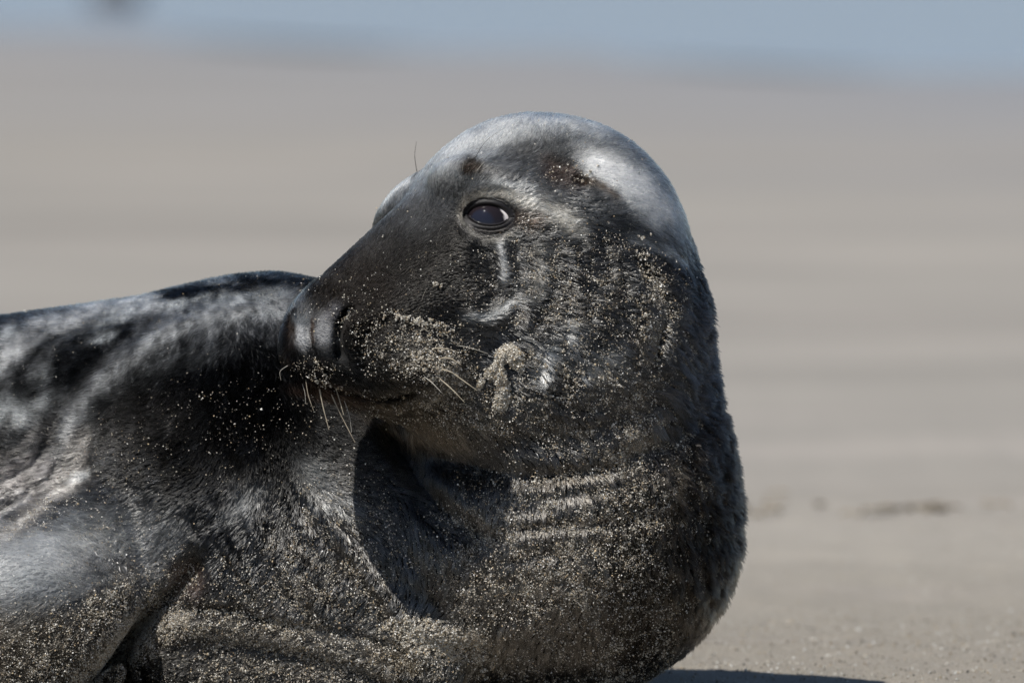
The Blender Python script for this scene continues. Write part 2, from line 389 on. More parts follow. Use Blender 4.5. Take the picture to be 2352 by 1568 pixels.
# ================================================================ seal: surface of the shape
def build_surface(h=7.0):
    lo = np.array([-2380.0, -560.0, 210.0]); hi = np.array([1760.0, 1760.0, 1680.0])        # u, d, v
    L = 3; n0 = np.ceil((hi-lo)/(h*2**L)).astype(int)+1
    def coords(n, st): return [lo[i]+st*np.arange(n[i]) for i in range(3)]
    st = h*2**L; c = coords(n0, st); X, Y, Z = np.meshgrid(*c, indexing='ij')
    Fd = seal_sdf(X.astype(np.float32), Y.astype(np.float32), Z.astype(np.float32)).astype(np.float32)
    n = n0
    for lev in range(L-1, -1, -1):
        st = h*2**lev
        for ax in range(3):                                     # linear upsample
            a = np.moveaxis(Fd, ax, 0); b = np.empty((2*a.shape[0]-1,)+a.shape[1:], np.float32)
            b[::2] = a; b[1::2] = 0.5*(a[1:]+a[:-1]); Fd = np.moveaxis(b, 0, ax)
        Fd = np.ascontiguousarray(Fd); n = np.array(Fd.shape)
        band = {2: 130, 1: 60, 0: 22}[lev]
        I = np.nonzero(np.abs(Fd) < band); c = coords(n, st); out = np.empty(len(I[0]), np.float32)
        for q in range(0, len(out), 400000):
            s_ = slice(q, q+400000)
            out[s_] = seal_sdf(c[0][I[0][s_]].astype(np.float32), c[1][I[1][s_]].astype(np.float32), c[2][I[2][s_]].astype(np.float32))
        Fd[I] = out
    # surface nets
    ins = Fd < 0; base = [lo[i] for i in range(3)]
    cell = np.full(np.array(Fd.shape)-1, -1, np.int32)
    mix_ = np.zeros(cell.shape, np.uint8)
    for a in (0,1):
        for b in (0,1):
            for c_ in (0,1): mix_ += ins[a:a+cell.shape[0], b:b+cell.shape[1], c_:c_+cell.shape[2]]
    I = np.nonzero((mix_ > 0) & (mix_ < 8)); cell[I] = np.arange(len(I[0])); I = np.stack(I, -1)
    corner = {}
    for a in (0,1):
        for b in (0,1):
            for c_ in (0,1): corner[a,b,c_] = Fd[I[:,0]+a, I[:,1]+b, I[:,2]+c_]
    acc = np.zeros((len(I),3)); cnt = np.zeros(len(I))
    for p in corner:
        for ax in range(3):
            if p[ax] == 0:
                q = list(p); q[ax] = 1; fa, fb = corner[p], corner[tuple(q)]
                x = (fa < 0) != (fb < 0); t = np.where(x, fa/(fa-fb+1e-12), 0)
                pos = np.tile(np.array(p, float), (len(I),1)); pos[:,ax] += t
                acc += pos*x[:,None]; cnt += x
    V = (I+acc/cnt[:,None])*h+lo
    Q = []
    for ax in range(3):
        o1, o2 = [(1,2),(2,0),(0,1)][ax]
        sl0 = [slice(None)]*3; sl1 = [slice(None)]*3; sl0[ax] = slice(0,-1); sl1[ax] = slice(1,None)
        A, B = ins[tuple(sl0)], ins[tuple(sl1)]; E = np.stack(np.nonzero(A != B), -1)
        ok = (E[:,o1] > 0) & (E[:,o2] > 0) & (E[:,o1] < cell.shape[o1]) & (E[:,o2] < cell.shape[o2]); E = E[ok]
        flip = A[tuple(E.T)]
        def cl(d1, d2):
            e = E.copy(); e[:,o1] -= d1; e[:,o2] -= d2; return cell[tuple(e.T)]
        q = np.stack([cl(1,1), cl(0,1), cl(0,0), cl(1,0)], -1); q[~flip] = q[~flip][:, ::-1]; Q.append(q)
    Q = np.vstack(Q); Q = Q[(Q >= 0).all(1)]
    return V, Q                                                  # V in (u, d, v)
def grad(P, e=2.0, fn=None):
    fn = fn or seal_sdf; P = P.astype(np.float32); G = np.empty(P.shape, np.float32)
    for i in range(3):
        a = P.copy(); b = P.copy(); a[:,i] += e; b[:,i] -= e
        G[:,i] = (fn(a[:,0],a[:,1],a[:,2])-fn(b[:,0],b[:,1],b[:,2]))/(2*e)
    return G
SV, SQ = build_surface()
for _ in range(1):
    g_ = grad(SV); f_ = seal_sdf(*SV.T.astype(np.float32)); l2 = (g_**2).sum(1)+1e-3
    SV = SV-np.clip(f_/l2, -5, 5)[:,None]*g_
SN = grad(SV, 4.0); SN /= np.linalg.norm(SN, axis=1, keepdims=True)+1e-9     # outward (u, d, v)
# keep the biggest piece only
def biggest(V, Q):
    lab = np.arange(len(V))
    for _ in range(400):
        m_ = lab[Q].min(1); new = lab.copy(); np.minimum.at(new, Q.ravel(), np.repeat(m_, 4)); new = new[new]
        if (new == lab).all(): break
        lab = new
    k = np.bincount(lab).argmax(); keep = lab == k; ix = np.cumsum(keep)-1
    return keep, ix[Q[keep[Q].all(1)]]
keep, SQ = biggest(SV, SQ); SV = SV[keep]; SN = SN[keep]

# ---------------------------------------------------------------- coat: colour, sand and lie of the fur over the body
def persp(P):                                                   # where a point of the body lies in the (u, v) chart
    k = DIST/S/(DIST/S+P[:,1]); return 1176+(P[:,0]-1176)*k, 784+(P[:,2]-784)*k
def blob(u, v, cu, cv, ru, rv, rot=0.0, soft=0.4):
    a = math.radians(rot); x = (u-cu)*math.cos(a)+(v-cv)*math.sin(a); y = -(u-cu)*math.sin(a)+(v-cv)*math.cos(a)
    r = np.sqrt((x/ru)**2+(y/rv)**2); return np.clip((1+soft-r)/(2*soft), 0, 1)**1.5
def stroke(u, v, pts, wd):
    D, Sg, T = line_dist(pts, u.astype(np.float32), v.astype(np.float32), 3*wd); return np.exp(-(D/wd)**2)*(np.clip(np.minimum(T,1-T)*6+0.4,0,1))
# (kind, geometry, weight, colour); later entries go on top
PALE, GREY, MID, DARK, BLACK = (0.72,0.73,0.73), (0.30,0.315,0.325), (0.11,0.115,0.12), (0.020,0.0195,0.0195), (0.005,0.0055,0.0065)
BROWN, TAN, WARM = (0.06,0.04,0.03), (0.22,0.175,0.12), (0.42,0.385,0.35)
COAT = [
 # trunk
 ('b',(260,820,520,210),0.75,MID), ('b',(560,745,240,60,-4),0.7,(0.13,0.135,0.145)), ('b',(610,860,130,90),0.85,BLACK), ('b',(480,1010,340,250),1.0,BLACK),
 ('b',(560,1180,170,200),0.9,BLACK), ('b',(330,950,120,80),0.6,DARK),
 ('s',([(-60,880),(60,800),(150,745),(260,700),(380,672)],34),0.95,(0.5,0.51,0.52)), ('s',([(0,770),(90,720),(240,680),(420,650),(600,636)],13),0.7,GREY),
 ('s',([(-40,745),(60,727),(140,700)],13),0.9,DARK),
 ('s',([(380,700),(470,690),(640,676),(720,680)],15),0.75,GREY), ('s',([(600,728),(660,712),(715,700)],26),0.75,(0.28,0.29,0.305)), ('s',([(430,735),(520,718),(640,712),(720,715)],18),0.6,(0.24,0.25,0.26)),
 ('s',([(340,682),(440,670),(560,655),(640,652)],11),0.95,BLACK), ('s',([(560,632),(650,630),(740,632)],9),0.6,MID), ('b',(430,672,60,16,-6),0.9,BLACK), ('b',(570,642,36,10),0.9,BLACK),
 ('s',([(20,880),(90,800),(190,770),(330,745)],34),0.92,BLACK), ('b',(180,840,90,60,-35),0.9,BLACK), ('b',(90,870,40,22,-40),0.4,GREY), ('s',([(130,790),(190,765),(240,755)],9),0.5,MID), ('b',(280,720,80,22,-20),0.6,GREY), ('b',(230,770,40,16,-20),0.5,GREY),
 ('b',(40,940,80,40,-20),0.6,GREY), ('b',(70,890,60,30,-30),0.8,BLACK), ('b',(60,1010,70,30),0.6,BLACK),
 ('s',([(620,700),(480,725),(380,765),(300,825),(230,885),(175,960),(150,1030)],19),0.8,(0.19,0.195,0.20)), ('b',(50,1110,90,50,-20),0.6,(0.26,0.24,0.235)), ('b',(175,1050,34,70,20),0.6,(0.34,0.32,0.30)), ('s',([(-20,1060),(40,1040),(80,1000)],8),0.6,(0.07,0.065,0.062)), ('s',([(-20,1140),(50,1110),(100,1060)],7),0.7,(0.06,0.055,0.052)),  # long first stroke paints the lit crest of the shoulder fold
 ('b',(180,1095,25,14,-30),0.9,PALE), ('b',(110,1010,22,60,20),0.6,(0.03,0.028,0.027)),
 ('b',(560,1175,110,70,60),0.0,GREY),
 # arm and flipper
 ('b',(160,1260,230,110,-12),0.85,MID), ('b',(110,1300,260,105,-10),0.85,(0.22,0.23,0.24)), ('b',(80,1285,190,58,-15),0.8,(0.42,0.43,0.44)), ('s',([(0,1330),(120,1320),(260,1335)],18),0.4,GREY), ('b',(250,1320,130,60),0.4,(0.2,0.2,0.21)),
 ('s',([(-20,1250),(60,1185),(130,1135),(190,1095)],20),0.5,(0.30,0.28,0.26)), ('b',(130,1165,70,35,-35),0.6,DARK), ('b',(60,1205,60,20,-30),0.6,(0.12,0.11,0.1)),
 ('b',(80,1500,300,110,-10),0.6,(0.13,0.115,0.095)),
 # chest
 ('b',(560,1150,60,70,35),0.45,(0.07,0.07,0.072)), ('s',([(520,1200),(560,1150),(600,1120)],18),0.3,GREY), ('s',([(700,1060),(740,1110),(790,1170)],30),0.35,GREY),  # silvery highlights of the wet breast, put into the colour
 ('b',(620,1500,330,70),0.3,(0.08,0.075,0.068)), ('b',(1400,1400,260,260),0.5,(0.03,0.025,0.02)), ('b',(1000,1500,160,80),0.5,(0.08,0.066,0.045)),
 ('b',(430,1330,40,50,-40),0.7,(0.07,0.045,0.035)), ('b',(950,1120,70,170,-35),0.8,BLACK),  # long black blob paints in the shade under the jaw
 # head: pale crown
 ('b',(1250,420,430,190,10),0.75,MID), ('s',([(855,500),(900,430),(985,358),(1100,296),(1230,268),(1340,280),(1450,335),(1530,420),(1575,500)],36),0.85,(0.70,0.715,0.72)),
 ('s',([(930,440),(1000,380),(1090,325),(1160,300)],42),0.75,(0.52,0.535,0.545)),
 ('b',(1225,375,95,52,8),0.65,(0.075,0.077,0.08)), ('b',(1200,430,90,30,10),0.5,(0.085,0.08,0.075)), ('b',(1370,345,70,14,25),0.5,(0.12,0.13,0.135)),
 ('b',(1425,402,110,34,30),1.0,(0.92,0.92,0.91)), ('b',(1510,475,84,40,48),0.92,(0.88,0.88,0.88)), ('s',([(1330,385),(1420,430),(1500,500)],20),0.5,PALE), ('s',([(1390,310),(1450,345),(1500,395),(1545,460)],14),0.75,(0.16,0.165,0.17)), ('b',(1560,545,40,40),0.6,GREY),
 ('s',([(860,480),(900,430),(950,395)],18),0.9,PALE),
 # dark face
 ('b',(940,580,200,160,-35),0.92,(0.024,0.023,0.0225)), ('b',(980,470,90,60,-40),0.5,(0.075,0.078,0.083)), ('b',(800,680,130,130),0.8,(0.018,0.015,0.013)), ('b',(1030,640,120,100),0.8,(0.014,0.013,0.012)),
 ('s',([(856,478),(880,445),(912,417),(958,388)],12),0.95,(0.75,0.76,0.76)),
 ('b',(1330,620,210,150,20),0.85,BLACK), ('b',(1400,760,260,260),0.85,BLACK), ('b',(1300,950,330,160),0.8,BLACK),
 ('b',(1570,690,80,150),0.9,BLACK), ('b',(1650,1150,110,380),0.8,(0.012,0.010,0.009)), ('b',(1600,860,80,130),0.85,BLACK),  # lower neck blobs paint shade over sky-lit fuzz at the edge
 # round the eye and the ear
 ('s',([(1062,500),(1075,470),(1110,450),(1150,443),(1200,460),(1260,480),(1310,500)],11),0.9,(0.52,0.48,0.42)), ('s',([(1180,455),(1240,478),(1300,505),(1320,525)],22),0.85,(0.58,0.55,0.49)),
 ('s',([(1120,430),(1180,425),(1230,440)],16),0.6,GREY), ('s',([(1062,500),(1068,525),(1095,545),(1150,550),(1190,535)],6),0.7,(0.25,0.24,0.22)),
 ('b',(1200,505,50,26,8),0.85,BROWN), ('b',(1122,497,62,40),0.95,BLACK),
 ('b',(1082,384,34,18,6,0.5),1.0,(0.020,0.015,0.012)), ('b',(1070,388,16,14),0.9,(0.015,0.011,0.009)), ('b',(953,400,16,8,-40),0.9,(0.03,0.02,0.015)), ('b',(858,490,12,20,20),0.9,BLACK),
 ('b',(1290,400,55,30,30),0.8,(0.065,0.045,0.038)), ('b',(1330,418,28,17,10),0.95,(0.02,0.013,0.01)), ('b',(1290,370,30,16),0.6,DARK), ('s',([(1345,410),(1385,425),(1425,450)],10),0.8,(0.10,0.07,0.045)),
 ('s',([(1148,558),(1156,600),(1158,650)],9),0.95,(0.7,0.7,0.7)), ('s',([(1245,560),(1245,620),(1215,690)],16),0.45,(0.24,0.235,0.22)), ('s',([(1065,728),(1115,722),(1190,692)],11),0.6,GREY), ('s',([(1190,690),(1200,640),(1190,570)],14),0.4,(0.14,0.14,0.14)), ('s',([(1440,540),(1500,560),(1580,600)],12),0.6,GREY),  # all but the last stroke: gleam of wet fur painted pale
 ('s',([(1270,800),(1230,870)],24),0.5,GREY), ('s',([(1290,740),(1330,790)],20),0.25,GREY), ('s',([(1340,850),(1420,830)],26),0.35,GREY),  # glints of the wet cheek, laid into the coat as grey
 # nose and chin
 ('b',(690,772,23,36,-8),0.95,(0.42,0.425,0.44)), ('b',(686,735,18,14),0.7,(0.09,0.10,0.11)), ('b',(744,764,25,44,-8),0.88,(0.28,0.283,0.295)), ('s',([(690,705),(668,738),(653,778),(655,815),(672,850)],9),0.92,(0.018,0.014,0.012)), ('b',(765,715,30,18,-40),0.6,(0.12,0.12,0.13)),
 ('s',([(712,730),(716,790)],4),0.9,BROWN), ('b',(660,775,13,60),0.8,(0.030,0.023,0.020)), ('s',([(720,872),(780,893),(840,908),(900,912),(940,900),(975,882)],6),0.9,(0.006,0.005,0.005)), ('b',(730,850,50,26,25),0.7,(0.03,0.028,0.028)),
 ('b',(960,870,110,60,8),0.4,(0.05,0.042,0.03)), ('b',(760,905,90,22,8),0.7,BROWN), ('s',([(850,930),(900,965),(980,1000),(1060,1020)],22),0.6,(0.095,0.076,0.054)), ('b',(1030,960,150,45,10),0.5,(0.05,0.04,0.028)),
]
def coat(P):
    u, v = persp(P)
    u = u+22*(noise(P[:,0]/45, P[:,1]/45, P[:,2]/45, 1)-0.5)+8*(noise(P[:,0]/11, P[:,1]/11, P[:,2]/11, 2)-0.5)
    v = v+18*(noise(P[:,0]/45, P[:,1]/45, P[:,2]/45, 3)-0.5)+8*(noise(P[:,0]/11, P[:,1]/11, P[:,2]/11, 4)-0.5)
    C = np.tile(np.array([0.022,0.0215,0.0215]), (len(P),1))
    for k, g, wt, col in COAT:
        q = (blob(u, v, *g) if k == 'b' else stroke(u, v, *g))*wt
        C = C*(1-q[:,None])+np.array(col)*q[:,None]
    # the mottling of the back goes on down the far side
    far = np.maximum(np.clip((P[:,1]-700)/200, 0, 1)*(u < 700), np.clip((-60-u)/160, 0, 1)*0.9)
    mo = np.clip((fbm(P[:,0]/160, P[:,1]/160, P[:,2]/160, 5)-0.48)*6, 0, 1)*np.clip(1.35-(P[:,2]-700)/700, 0.15, 1)
    C = C*(1-far[:,None])+(np.array(BLACK)*(1-mo[:,None])+np.array(GREY)*mo[:,None])*far[:,None]
    C = C*(0.72+0.56*fbm(P[:,0]/38, P[:,1]/38, P[:,2]/38, 6))[:,None]
    tr = np.clip((700-u)/150, 0, 1)*np.clip((1250-v)/150, 0, 1)                # finer, streaky mottling of the trunk
    C = C*np.exp(tr*1.9*(fbm(P[:,0]/30, P[:,1]/60, P[:,2]/70, 8)-0.52)+tr*1.3*(noise(P[:,0]/9, P[:,1]/20, P[:,2]/34, 9)-0.5))[:,None]
    return np.clip(C, 0.003, 0.9)
# how thickly the grains lie: blob, grains per 1000 square units
SAND_K = 1.0
SAND = [
 ('b',(1330,640,190,120,20),5.5), ('b',(1150,870,60,70),-6), ('b',(1420,800,210,190),8), ('b',(1540,900,110,220),12), ('b',(1260,930,280,110),9), ('b',(1230,600,80,60),2.5),
 ('b',(1300,420,70,40),4), ('b',(1380,345,90,24,25),1.2), ('b',(1200,505,60,25),5), ('b',(1180,680,160,90),2.2), ('b',(900,680,220,80,-10),0.9), ('b',(830,730,60,50),4),
 ('b',(960,810,130,62,6),20), ('b',(960,740,90,22,8),14), ('b',(840,800,22,50),6), ('b',(745,850,60,22,20),8), ('b',(745,750,26,50),1.2), ('b',(820,745,28,30),7),
 ('b',(1050,890,120,60,20),12), ('b',(1000,950,180,40,10),6),
 ('s',([(1500,620),(1515,690),(1500,770),(1490,840)],14),22), ('s',([(1420,590),(1470,580),(1490,620)],16),10),
 ('b',(1300,1180,330,110,-4),17), ('b',(1480,1060,150,160),18), ('b',(1250,1310,260,120),14), ('b',(1450,1300,220,260),8), ('b',(1300,1480,360,130),7),
 ('b',(980,1110,110,50,35),-3), ('b',(980,1200,100,60,45),-4), ('s',([(300,1490),(440,1440),(600,1440),(740,1475),(900,1515)],30),16),
 ('b',(760,1290,160,170,20),9), ('b',(600,1380,260,100),9), ('b',(500,1500,360,110,4),11), ('b',(850,1540,260,60),8), ('b',(1010,1470,120,44,12),34),
 ('b',(850,1130,120,80),3), ('b',(530,990,260,120),1.0), ('b',(260,1120,140,120),1.4), ('b',(300,1250,140,80),3), ('b',(80,1200,90,30,-30),7),
 ('b',(300,1420,150,90,-40),12), ('b',(100,1480,260,110,-8),12), ('b',(40,1560,260,60),16), ('b',(420,1500,60,60),-10),
]
def sandiness(P, N):
    u, v = persp(P); u = u+26*(noise(P[:,0]/30, P[:,1]/30, P[:,2]/30, 21)-0.5); v = v+26*(noise(P[:,0]/30, P[:,1]/30, P[:,2]/30, 22)-0.5)
    d = np.full(len(P), 0.10)
    for k, g, a in SAND:
        d += (blob(u, v, *g) if k == 'b' else stroke(u, v, *g))*a
    d = np.clip(d, 0, None)
    cl = fbm(P[:,0]/16, P[:,1]/16, P[:,2]/16, 23, 2); cl = np.clip((cl-0.36)*3.2, 0.2, 1.6)
    x, z = P[:,0], P[:,2]
    def streak(deg, s_):
        a = math.radians(deg); c, q = math.cos(a), math.sin(a); return noise((x*c+z*q)/46, (-x*q+z*c)/8, P[:,1]/30, s_)
    lo_ = np.clip((v-1000)/120, 0, 1); le_ = np.clip((1000-u)/200, 0, 1)*lo_
    st = (streak(22, 24)*(1-lo_)+streak(84, 25)*lo_)*(1-le_)+streak(128, 26)*le_
    st = np.clip((st-0.30)*2.6, 0.15, 1.8)
    return d*cl*(0.5+0.5*st)*np.clip(0.4+1.2*noise(x/60, z/60, P[:,1]/60, 27), 0.5, 1.5)
# (u, v) -> lie of the fur (du, dv)
LIE = np.array([(700,700,.5,-.9),(800,600,.6,-.8),(760,760,.9,-.2),(900,520,.5,-.85),(980,420,.5,-.85),(1100,320,.45,-.9),(1250,290,.3,-1),(1350,300,.7,-.7),(1450,360,.9,-.1),(1550,480,1,.5),
 (1080,440,.6,-.8),(1180,420,1,-.45),(1260,470,1,.05),(1380,430,1,.1),(1480,470,1,.3),(1000,560,.75,-.6),(1060,650,1,-.35),(930,660,.8,-.5),(1180,600,1,.15),(1240,660,1,.2),(1350,580,1,.15),
 (900,800,1,.05),(1000,800,1,.2),(1100,740,1,-.15),(1200,780,1,.35),(1250,860,.95,.5),(1350,760,1,.3),(1350,860,1,.45),(1450,700,1,.35),(1450,900,1,.55),(1560,700,1,.55),(1600,850,1,.5),(1600,600,.9,.7),
 (1130,560,1,.1),(1050,520,.3,.9),(1120,470,.9,-.3),(1200,540,1,.2),
 (900,960,.6,.8),(1000,1000,.35,1),(1100,960,.9,.5),(1200,1000,.7,.8),(1300,1000,.6,.8),(1450,1050,.4,1),(1600,1050,.4,1),
 (1150,1150,.05,1),(1300,1200,0,1),(1450,1250,0,1),(1620,1250,.1,1),(1250,1400,-.3,1),(1450,1450,-.2,1),(1100,1350,-.5,.9),(1000,1200,.4,.9),(1000,1500,-.5,.8),
 (780,1080,1,.15),(860,1180,.9,.4),(740,1180,.3,1),(800,1330,-.6,.8),(650,1250,-.5,.9),(560,1150,-.5,.9),(640,1400,-.7,.7),(450,1370,-.6,.8),(560,1500,-1,.35),(800,1500,-1,.25),(350,1520,-1,.45),
 (620,720,-.1,1),(450,700,-.15,1),(300,760,-.3,1),(120,800,-.5,.9),(0,850,-.6,.8),(400,880,-.5,.9),(600,900,-.2,1),(560,1020,-.4,.9),(300,980,-1,.4),(330,1120,-1,.3),(180,950,-1,.45),
 (60,960,-1,-.1),(40,1100,-1,.1),(170,1060,-.95,.35),(100,1200,-.8,.6),(250,1220,-.9,.4),(300,1350,-1,.3),(120,1320,-1,.25),(60,1500,-.9,.4),(200,1480,-.8,.6),(-400,1100,-1,.3),(-1200,1200,-1,.3)], dtype=np.float64)
def lie(u, v):
    a = np.zeros(len(u)); b = np.zeros(len(u)); w_ = np.zeros(len(u))
    for cu, cv, du, dv in LIE:
        k = 1.0/((u-cu)**2+(v-cv)**2+900.0)**1.6; l_ = math.hypot(du, dv); a += k*du/l_; b += k*dv/l_; w_ += k
    return a/w_, b/w_

# ---------------------------------------------------------------- build the body
seal = bpy.data.objects.new('grey_seal', None); sc.collection.objects.link(seal); seal.location = (0, 0.08, 0)
tag(seal, 'grey seal lying on the sand, head turned back, dark sandy face and pale crown', 'seal')
_c = np.zeros(3)
def place(o):
    o.parent = seal; o.matrix_parent_inverse = Matrix.Translation(seal.location).inverted(); return o
m = NT('seal_skin'); at = m.n('Attribute', attribute_name='tint'); m.l(at.outputs['Color'], m.b.inputs['Base Color'])
m.b.inputs['Roughness'].default_value = 0.9; m.b.inputs['Specular IOR Level'].default_value = 0.05
geo = m.n('NewGeometry').outputs['Position']; m.l(m.bump(m.noise(geo, 900, 3, 0.6), 0.4, 0.0008), m.b.inputs['Normal'])
WV = W(SV[:,0], SV[:,2], SV[:,1])
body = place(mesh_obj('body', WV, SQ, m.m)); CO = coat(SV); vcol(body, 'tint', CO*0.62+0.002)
print('body', len(SV), len(SQ))

# ---------------------------------------------------------------- fur
A_, B_, C_ = SV[SQ[:,0]], SV[SQ[:,1]], SV[SQ[:,2]]
area = np.linalg.norm(np.cross(B_-A_, C_-A_), axis=1)
cen = SV[SQ].mean(1); nn = SN[SQ].mean(1); cu, cv = persp(cen)
infr = (cu > -60) & (cv < 1610); front = nn[:,1] < 0.45
wt = np.where(infr & front, 1.0, np.where(infr, 0.3, 0.12)); wt[cen[:,2] > 1600] *= 0.2
wt *= np.where((cu > 600) & infr & front, 1.25, 1.0)
in_eye = ((cen[:,0]-1122)/64)**2+((cen[:,2]-497)/42)**2 < 1
wt[in_eye & (cen[:,1] < -100)] = 0
for pts_, w_ in (([(822,705),(798,725),(783,760),(780,795),(790,830)], 8.0), ([(885,914),(905,911),(925,901)], 5.0)):
    wt[(line_dist(pts_, cu.astype(np.float32), cv.astype(np.float32), 30)[0] < w_) & (cen[:,1] < -100)] = 0
def scatter(n, wts):
    p = wts/wts.sum(); f = rng.choice(len(SQ), n, p=p); a = rng.random((n,1)); b = rng.random((n,1))
    q = SQ[f]; mixv = lambda X: (X[q[:,0]]*(1-a)+X[q[:,1]]*a)*(1-b)+(X[q[:,3]]*(1-a)+X[q[:,2]]*a)*b
    N_ = mixv(SN); N_ /= np.linalg.norm(N_, axis=1, keepdims=True)+1e-9
    return mixv(SV), N_
def tangents(P, N, jit):
    u, v = persp(P); du, dv = lie(u, v)
    a = jit*rng.normal(size=len(P)) + 0.9*(noise(P[:,0]/60, P[:,1]/60, P[:,2]/60, 31)-0.5)+0.5*(noise(P[:,0]/20, P[:,1]/20, P[:,2]/20, 32)-0.5)
    c, s = np.cos(a), np.sin(a); w3 = np.stack([du*c-dv*s, 0.25+0*du, du*s+dv*c], -1)
    T = w3-(w3*N).sum(1, keepdims=True)*N; return T/(np.linalg.norm(T, axis=1, keepdims=True)+1e-6)
NH = 520000
P, N = scatter(NH, area*wt); u_, v_ = persp(P)
T = tangents(P, N, 0.16)
ln = 17.0+0*u_
for k, g, a in [('b',(880,620,260,220,-35),-5), ('b',(720,790,70,90),-7), ('b',(1250,350,400,120),1), ('b',(300,900,600,300),4), ('b',(1450,1200,400,500),2), ('b',(960,985,130,40,18),10), ('b',(1110,500,80,60),-6), ('b',(1500,850,150,400),3), ('b',(1300,820,220,240),5)]:
    ln += a*blob(u_, v_, *g)
ln *= 0.7+0.6*rng.random(NH); ln[u_ < -60] *= 1.8
ln = np.clip(ln, 3.5, 40)
wetk = np.clip(0.35+0.65*blob(u_, v_, 1330, 850, 330, 330)+0.65*blob(u_, v_, 1100, 1350, 620, 330)+0.4*blob(u_, v_, 150, 1250, 260, 200)+0.5*blob(u_, v_, 980, 980, 160, 60, 12)-0.25*blob(u_, v_, 900, 560, 330, 280), 0.12, 0.95)
lift = np.where(wetk > 0.5, 0.16, 0.26)+0.14*rng.random(NH)
# neighbouring hairs cling together towards a common point (damp locks)
G = 13.0
cell = np.floor(P/G).astype(np.int64)
best = np.full(NH, 1e9); ctr = P.copy()
for a in (-1,0,1):
    for b in (-1,0,1):
        for c in (-1,0,1):
            q = cell+np.array([a,b,c]); h_ = np.stack([hash3(q[:,0],q[:,1],q[:,2],s) for s in (41,42,43)], -1)
            pt = (q+h_)*G; dd = pt-P; tl = (dd*T).sum(1); dn = (dd*N).sum(1); d2 = (dd**2).sum(1)-0.82*tl**2+2*dn**2
            m_ = d2 < best; best[m_] = d2[m_]; ctr[m_] = pt[m_]
off = ctr-P; off -= (off*N).sum(1, keepdims=True)*N; off -= (off*T).sum(1, keepdims=True)*T*0.9
lock = hash3(*(np.floor(ctr*3).astype(np.int64).T), 44); del cell, best, ctr
lift = lift+(lock-0.5)*0.22*wetk
rim = np.clip((N[:,0]-0.35)*3, 0, 1)*blob(u_, v_, 1650, 1060, 150, 500)*(N[:,1] < 0.7)
lift = lift+rim*(0.1+0.65*lock); ln = ln*(1+rim*(lock > 0.55)*0.3)
ln *= 0.85+0.4*lock*wetk
ts = np.array([0, 0.34, 0.68, 1.0]); pts = np.empty((NH, 4, 3), np.float32)
for i, t in enumerate(ts):
    pts[:,i] = P-0.6*N+T*(ln*t*np.cos(lift))[:,None]+N*(ln*np.sin(lift)*(1.5*t-0.5*t*t))[:,None]+off*(wetk*0.85*t**1.1)[:,None]
Wp = W(pts[...,0], pts[...,2], pts[...,1]).reshape(-1, 3).astype(np.float32)
cd = bpy.data.hair_curves.new('fur'); cd.add_curves([4]*NH)
cd.points.foreach_set('position', Wp.ravel())
rad = np.array([0.95, 0.85, 0.6, 0.18])*S; thick = (0.7+0.7*rng.random(NH))*np.where(u_ < -60, 2.0, 1.0)*np.where(u_ < 650, 1.35, 1.0)
ra = cd.attributes.get('radius') or cd.attributes.new('radius', 'FLOAT', 'POINT')
ra.data.foreach_set('value', (thick[:,None]*rad[None]).astype(np.float32).ravel())
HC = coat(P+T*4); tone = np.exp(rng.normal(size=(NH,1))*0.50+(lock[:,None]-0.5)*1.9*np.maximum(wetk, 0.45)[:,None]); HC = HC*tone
# fine wet sand dust clinging to the fur where the grains lie thick
dust = np.clip(sandiness(P, N)/30, 0, 1)*(0.16+0.30*rng.random(NH)); lowr = blob(u_, v_, 1500, 1330, 330, 420)*0.20+blob(u_, v_, 950, 970, 160, 60, 12)*0.25; dust = np.clip(dust+lowr*rng.random(NH), 0, 0.8)*(1-0.75*blob(u_, v_, 1590, 880, 100, 200))
HC = HC*(1-dust[:,None])+np.array([0.17,0.135,0.095])*dust[:,None]
HC = np.clip(HC, 0.003, 0.85).astype(np.float32)
gloss = np.clip(0.15-0.12*(u_ < 720)*(v_ < 1120)+0.9*blob(u_, v_, 1330, 830, 360, 340)+0.85*blob(u_, v_, 1000, 1340, 700, 290)+0.7*blob(u_, v_, 1220, 470, 160, 70, 10)+0.7*blob(u_, v_, 130, 1200, 240, 230), 0, 1)*(1-0.7*blob(u_, v_, 1560, 1350, 200, 330))*(1-0.95*blob(u_, v_, 720, 760, 110, 130))
ca = cd.attributes.new('tint', 'FLOAT_COLOR', 'CURVE'); ca.data.foreach_set('color', np.hstack([HC, gloss[:,None].astype(np.float32)]).ravel())
hm = bpy.data.materials.new('fur'); hm.use_nodes = True; t_ = hm.node_tree; t_.nodes.clear()
out = t_.nodes.new('ShaderNodeOutputMaterial'); hb = t_.nodes.new('ShaderNodeBsdfHairPrincipled'); an = t_.nodes.new('ShaderNodeAttribute'); an.attribute_name = 'tint'
hb.parametrization = 'COLOR'; t_.links.new(an.outputs['Color'], hb.inputs['Color']); t_.links.new(hb.outputs[0], out.inputs[0])
hb.inputs['Roughness'].default_value = 0.14; mr_ = t_.nodes.new('ShaderNodeMapRange'); t_.links.new(an.outputs['Alpha'], mr_.inputs[0]); mr_.inputs[3].default_value = 1.05; mr_.inputs[4].default_value = 1.6; t_.links.new(mr_.outputs[0], hb.inputs['IOR']); hb.inputs['Radial Roughness'].default_value = 0.32; hb.inputs['Random Roughness'].default_value = 0.3
cd.materials.append(hm)
fur = bpy.data.objects.new('fur', cd); sc.collection.objects.link(fur); place(fur)
print('fur', NH)

